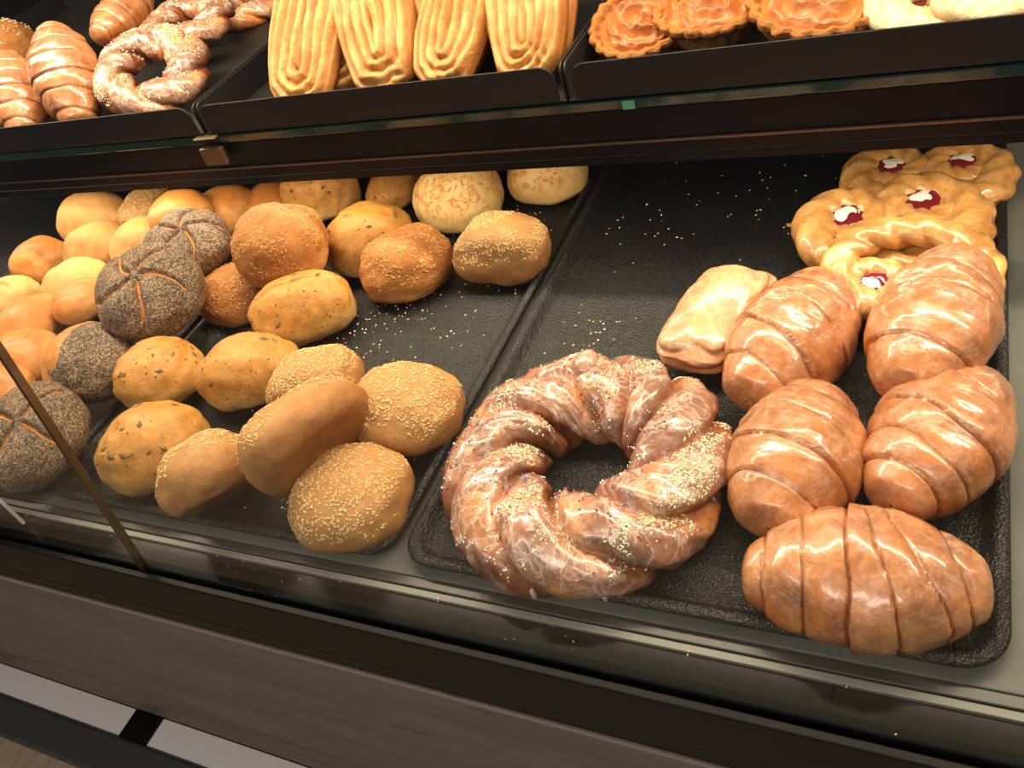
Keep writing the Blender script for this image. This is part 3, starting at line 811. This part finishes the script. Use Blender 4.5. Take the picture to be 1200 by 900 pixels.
wreath((176, 82), UB, .0430, .0235, 'small glazed sprinkled wreath at the tray front corner', 'small_wreath', 5.1, 700, n=2, k=3, tilt=26, side=4, group=GW, nu=180, nv=40)
wreath((218, 26), UB + .022, .0400, .0225, 'small glazed sprinkled wreath leaning behind the front one', 'small_wreath', 8.3, 300, n=2, k=3, tilt=10, group=GW, nu=180, nv=40)
wreath((292, 8), UB, .0380, .0210, 'shaded small wreath at the rear by the palmier tray', 'small_wreath', 11.9, 160, n=2, k=3, group=GW, nu=180, nv=40)

def palmier_mesh(seed, S=1.0, T=.013, nr=26, ns=84):
    vs = []; fs = []; edge = []
    for sg in (-1, 1):
        a0 = Vector((sg * .042 * S, .036 * S)); a1 = Vector((sg * .026 * S, .122 * S)); r0, r1 = .038 * S, .040 * S
        ax = (a1 - a0).normalized(); nx = Vector((ax.y, -ax.x))
        for face in (1, -1):
            base = len(vs)
            for i in range(nr + 1):
                t = i / nr
                for j in range(ns):
                    ph = 2 * pi * j / ns
                    # capsule perimeter: straight sides stretched
                    cs, sn = cos(ph), sin(ph)
                    h = .5 + .5 * max(-1, min(1, sn * 1.8))
                    c = a0.lerp(a1, h); r = r0 + (r1 - r0) * h
                    q = c + (nx * cs + ax * sn) * (r * t) * (1 + .07 * nz((cs, sn, sg), 2.4, seed))
                    if t < 1e-6: q = c
                    P3 = (q.x * 14, q.y * 14, sg)
                    ph_ = t * 3.6 + .9 * nz(P3, 1.3, seed) + .25 * nz((q.x * 60, q.y * 25, sg), 1.0, seed)
                    rid = abs(sin(pi * ph_))
                    env = sqrt(max(0, 1 - t ** 7))
                    z = (T * env * (.66 + .42 * rid ** .7 + .22 * nz(P3, 2, seed)) + .0022 * nz((q.x * 160, q.y * 160, face), 1.0, seed) * env) * face
                    vs.append(Vector((q.x, q.y, z))); edge.append(max(sstep(.85, 1, t) * .8, (1 - rid) ** 1.5 * .9))
            g = grid_faces(nr + 1, ns)
            fs += [tuple(base + k for k in (f if face < 0 else f[::-1])) for f in g]
    return vs, fs, edge
NP = [0]
def palmier(pb, y, label, lean=48, yaw=0, roll_=0, S=1.0, T=.014):
    """bottom middle shows at pb on the vertical plane y, leaning back from there"""
    NP[0] += 1
    vs, fs, ed = palmier_mesh(NP[0] * 3.3, S, T)
    root = empty('palmier'); tag(root, label, 'palmier', 'palmiers on the upper shelf')
    R = Matrix.Rotation(rad(yaw), 3, 'Z') @ Matrix.Rotation(rad(lean), 3, 'X') @ Matrix.Rotation(rad(roll_), 3, 'Z')
    lo = min((R @ v).z for v in vs)
    p = at_y(pb[0], pb[1], y)
    root.location = (p.x, y, UB - lo); root.rotation_euler = R.to_euler()
    mesh_obj('puff_pastry', vs, fs, M_PALM, root, masks={'edge': ed})
    return root
palmier((402, 118), .352, 'ridged palmier leaning at the tray front beside the empty tray corner', 46, 8, 0, 1.02)
palmier((450, 110), .385, 'palmier leaning directly behind the ridged front one', 46, 12, 0, 1.02, .013)
palmier((566, 102), .352, 'brightly lit palmier leaning at the front next to the tart tray', 46, -4, 0, .96)
palmier((578, 92), .387, 'palmier leaning behind the brightly lit one, against tart tray side', 46, -8, 0, 1.02, .013)
palmier((520, 80), .420, 'palmier at the back showing between the two leaning pairs', 46, 4, 0, 1.0, .013)

def tart(pc, label, R=.056, zb=0.0, tilt=0, side=0, seed=1.0):
    nfl = 20; root = empty('nut_tart'); tag(root, label, 'tart', 'nut tarts on the upper shelf')
    prof = [(0.0, 0), (.66, 0), (.74, .10), (.96, .86), (1.05, .98), (1.06, 1.14), (1.0, 1.26), (.92, 1.20), (.87, .92), (.60, .86), (0.0, .86)]
    H = .55 * R; nv = 120; vs = []; pp = []
    for a, b in zip(prof[:-1], prof[1:]):
        for k in range(3): pp.append((a[0] + (b[0] - a[0]) * k / 3, a[1] + (b[1] - a[1]) * k / 3))
    pp.append(prof[-1])
    for (pr_, ph_) in pp:
        for j in range(nv):
            a = 2 * pi * j / nv
            fl = .075 * abs(sin(nfl * a / 2)) * sstep(.6, .9, pr_)
            nn = .03 * nz((cos(a) * 3, sin(a) * 3, ph_ * 2), 2.0, seed) * sstep(.5, .9, pr_) + .02 * nz((cos(a) * 12, sin(a) * 12, ph_ * 5), 1.0, seed) * sstep(.7, .9, pr_)
            r = R * (pr_ + fl + nn)
            vs.append(Vector((r * cos(a), r * sin(a), max(0, H * (ph_ + nn * 1.5)))))
    place(root, (pc[0] - 20, pc[1]), (pc[0] + 20, pc[1]), H, UB + zb, tilt, side, 0, vs, xmin=.0775)
    mesh_obj('pastry_shell', vs, grid_faces(len(pp), nv), M_SHORT, root)
    vs = []; ed = []; nr = 40; nv = 96
    for i in range(nr + 1):
        rho = i / nr
        for j in range(nv):
            a = 2 * pi * j / nv
            q = (cos(a) * rho, sin(a) * rho, 0)
            s = rho * 2.6 - a / (2 * pi) + .5 * nz(q, 1.6, seed) + .25 * nz(q, 4, seed)
            rg = (1 - abs(2 * (s % 1.0) - 1)) ** 1.2
            rg *= sstep(.0, .15, rho) if rho < .15 else 1
            z = .88 * H + (.27 * R * rg * (1.05 - .55 * rho) + .004 * (1 - rho * rho) + .003 * nz(q, 5, seed)) * (1 - sstep(.90, 1.0, rho))
            vs.append(Vector((R * .84 * rho * cos(a), R * .84 * rho * sin(a), z))); ed.append(min(1, rg ** 1.5 * 1.0 + .2 * nz(q, 6, seed)))
    ed = [max(0, e) for e in ed]
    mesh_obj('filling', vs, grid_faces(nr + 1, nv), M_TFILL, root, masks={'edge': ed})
    return root
tart((722, 42), 'nut tart leaning at the corner of its tray next to the palmiers', .0385, tilt=16, side=-10, seed=1.0)
tart((833, 26), 'nut tart with a dark swirl standing between two tarts', .040, zb=.004, tilt=6, seed=4.0)
tart((958, 18), 'nut tart with an orange filling beside the sugared biscuit', .046, tilt=12, seed=7.0)
tart((770, -12), 'nut tart in the second row behind the front tarts', .040, tilt=4, seed=10.0)
tart((890, -24), 'nut tart in the second row behind the orange filled tart', .040, tilt=4, seed=13.0)

def biscuit(pc, label, R=.052, zb=0.0, tilt=10, side=0, seed=1.0):
    root = empty('jam_biscuit'); tag(root, label, 'biscuit', 'sugared jam biscuits on the upper shelf')
    def disc(name, z0, z1, mat, rr, hole, par):
        prof = [(hole, z0), (rr, z0), (rr * 1.02, (z0 + z1) / 2), (rr * .98, z1), (hole + .001, z1), (hole, (z0 + z1) / 2)]
        nv = 96; vs = []
        for pr_, z in prof:
            for j in range(nv):
                a = 2 * pi * j / nv; sc_ = 1 + (.05 * abs(cos(4 * a)) if pr_ > R * .5 else 0)
                r = pr_ * sc_ * (1 + .02 * nz((cos(a) * 3, sin(a) * 3, z * 90), 1.5, seed))
                vs.append(Vector((r * cos(a), r * sin(a), z + .0012 * nz((cos(a) * pr_ * 60, sin(a) * pr_ * 60, z), 1.0, seed))))
        return vs, grid_faces(len(prof), nv, True), mat, name, par
    parts = [disc('lower_biscuit', .0015, .010, M_SHORT, R, .0005, root), disc('jam_layer', .0095, .0125, M_JAM, R * .90, .0005, root), disc('sugared_biscuit', .012, .021, M_SUGAR, R * .97, R * .24, root)]
    place(root, (pc[0] - 20, pc[1]), (pc[0] + 20, pc[1]), .021, UB + zb, tilt, side, 0, parts[0][0])
    for vs, fs, mat, name, par in parts: mesh_obj(name, vs, fs, mat, par)
biscuit((1083, 14), 'sugar-dusted jam biscuit beside the orange nut tart', .040, zb=.001, tilt=10, seed=2.0)
biscuit((1168, 6), 'sugar-dusted jam biscuit at the far end overlapping another biscuit', .040, zb=.010, tilt=8, side=-6, seed=5.0)

# ------------------------------------------------------------------ crumbs
def crumbs(label, count, x0, x1, y0, y1, z, seed, focus, sizes=(.0013, .0009, .0006), name='crumbs'):
    rng = random.Random(seed); pts = []
    while len(pts) < count:
        if rng.random() < .55:
            fx, fy, fr = rng.choice(focus); p = Vector((rng.gauss(fx, fr), rng.gauss(fy, fr), z))
        else: p = Vector((rng.uniform(x0, x1), rng.uniform(y0, y1), z))
        if x0 < p.x < x1 and y0 < p.y < y1: pts.append((p, Vector((rng.gauss(0, .15), rng.gauss(0, .15), 1))))
    o = scatter(pts, sizes, rng, name, [M_CRUMB, M_SEED, M_CRUMB2], None, lambda i: rng.choice((0, 0, 1, 2)), sink=.2)
    tag(o, label, 'crumbs', kind='stuff')
def gp(px, py): p = at(px, py, .003); return p.x, p.y
crumbs('loose sesame and crumbs on the seed roll tray', 420, -.364, -.022, .018, .565, .0024, 3,
       [gp(470, 370) + (.03,), gp(430, 385) + (.025,), gp(560, 340) + (.04,), gp(240, 390) + (.012,), gp(230, 600) + (.02,), gp(320, 610) + (.03,), gp(610, 270) + (.04,)])
crumbs('loose crumbs on the wreath and croissant tray', 130, .033, .376, .018, .565, .0024, 5, [gp(690, 390) + (.02,), gp(900, 230) + (.04,), gp(720, 260) + (.05,), gp(1180, 380) + (.02,)])
crumbs('loose flour and crumbs on the plain roll tray', 260, -.76, -.42, .018, .565, .0024, 8, [gp(30, 270) + (.05,), gp(15, 300) + (.04,)], (.0009, .0007, .0005))
crumbs('fine crumbs on the case front edge', 46, -.42, .42, -.048, -.0215, .0003, 12, [(k * .09 - .4, -.0258, .0015) for k in range(10)], (.0006, .0005, .0003))
crumbs('sugar crumbs on the palmier tray floor', 60, -.31, .06, .345, .6, UB + .0001, 14, [(-.28, .37, .012)], (.0009, .0007, .0005))
# flaky pastry bits by the danish
vs = []; rng = random.Random(2)
for (fx, fy, s, lab) in ((928, 263, .0055, 'largest golden pastry flake lying beside the two-eyed danish'), (936, 268, .004, 'small golden flake touching the largest flake beside the danish'),
                         (1168, 252, .0045, 'golden flake lying between the danishes and the tray side rim'), (945, 320, .003, 'tiny golden flake beside the twisted danish')):
    c = at(fx, fy, .004); n = 9
    top = [Vector((c.x + s * cos(2 * pi * k / n) * rng.uniform(.6, 1.2), c.y + .5 * s * sin(2 * pi * k / n) * rng.uniform(.6, 1.2), 0)) for k in range(n)]
    v = [Vector((p.x, p.y, .0027)) for p in top] + [Vector((p.x, p.y, .0040 + rng.uniform(0, .001))) for p in top]
    f = [tuple(reversed(range(n))), tuple(range(n, 2 * n))] + [(k, (k + 1) % n, (k + 1) % n + n, k + n) for k in range(n)]
    o = mesh_obj('pastry_flake', v, f, M_DAN, None, smooth=False)
    tag(o, lab, 'crumb', 'pastry flakes by the danishes')

# ------------------------------------------------------------------ card at the front edge
card = empty('price_card', (0, 0, 0)); tag(card, 'dark brown card with pale edge standing before the poppy rolls', 'card')
a = at(38, 604, .001)
card.location = (a.x - .06, -.036, .0012)
box_obj('card_face', -.06, .058, -.0012, .0012, 0, .055, M_CARD, card, .0004)
box_obj('pale_edge', .0582, .0602, -.0016, .0016, 0, .055, M_CARDE, card, .0004)


for o in bpy.data.objects: clean(o)
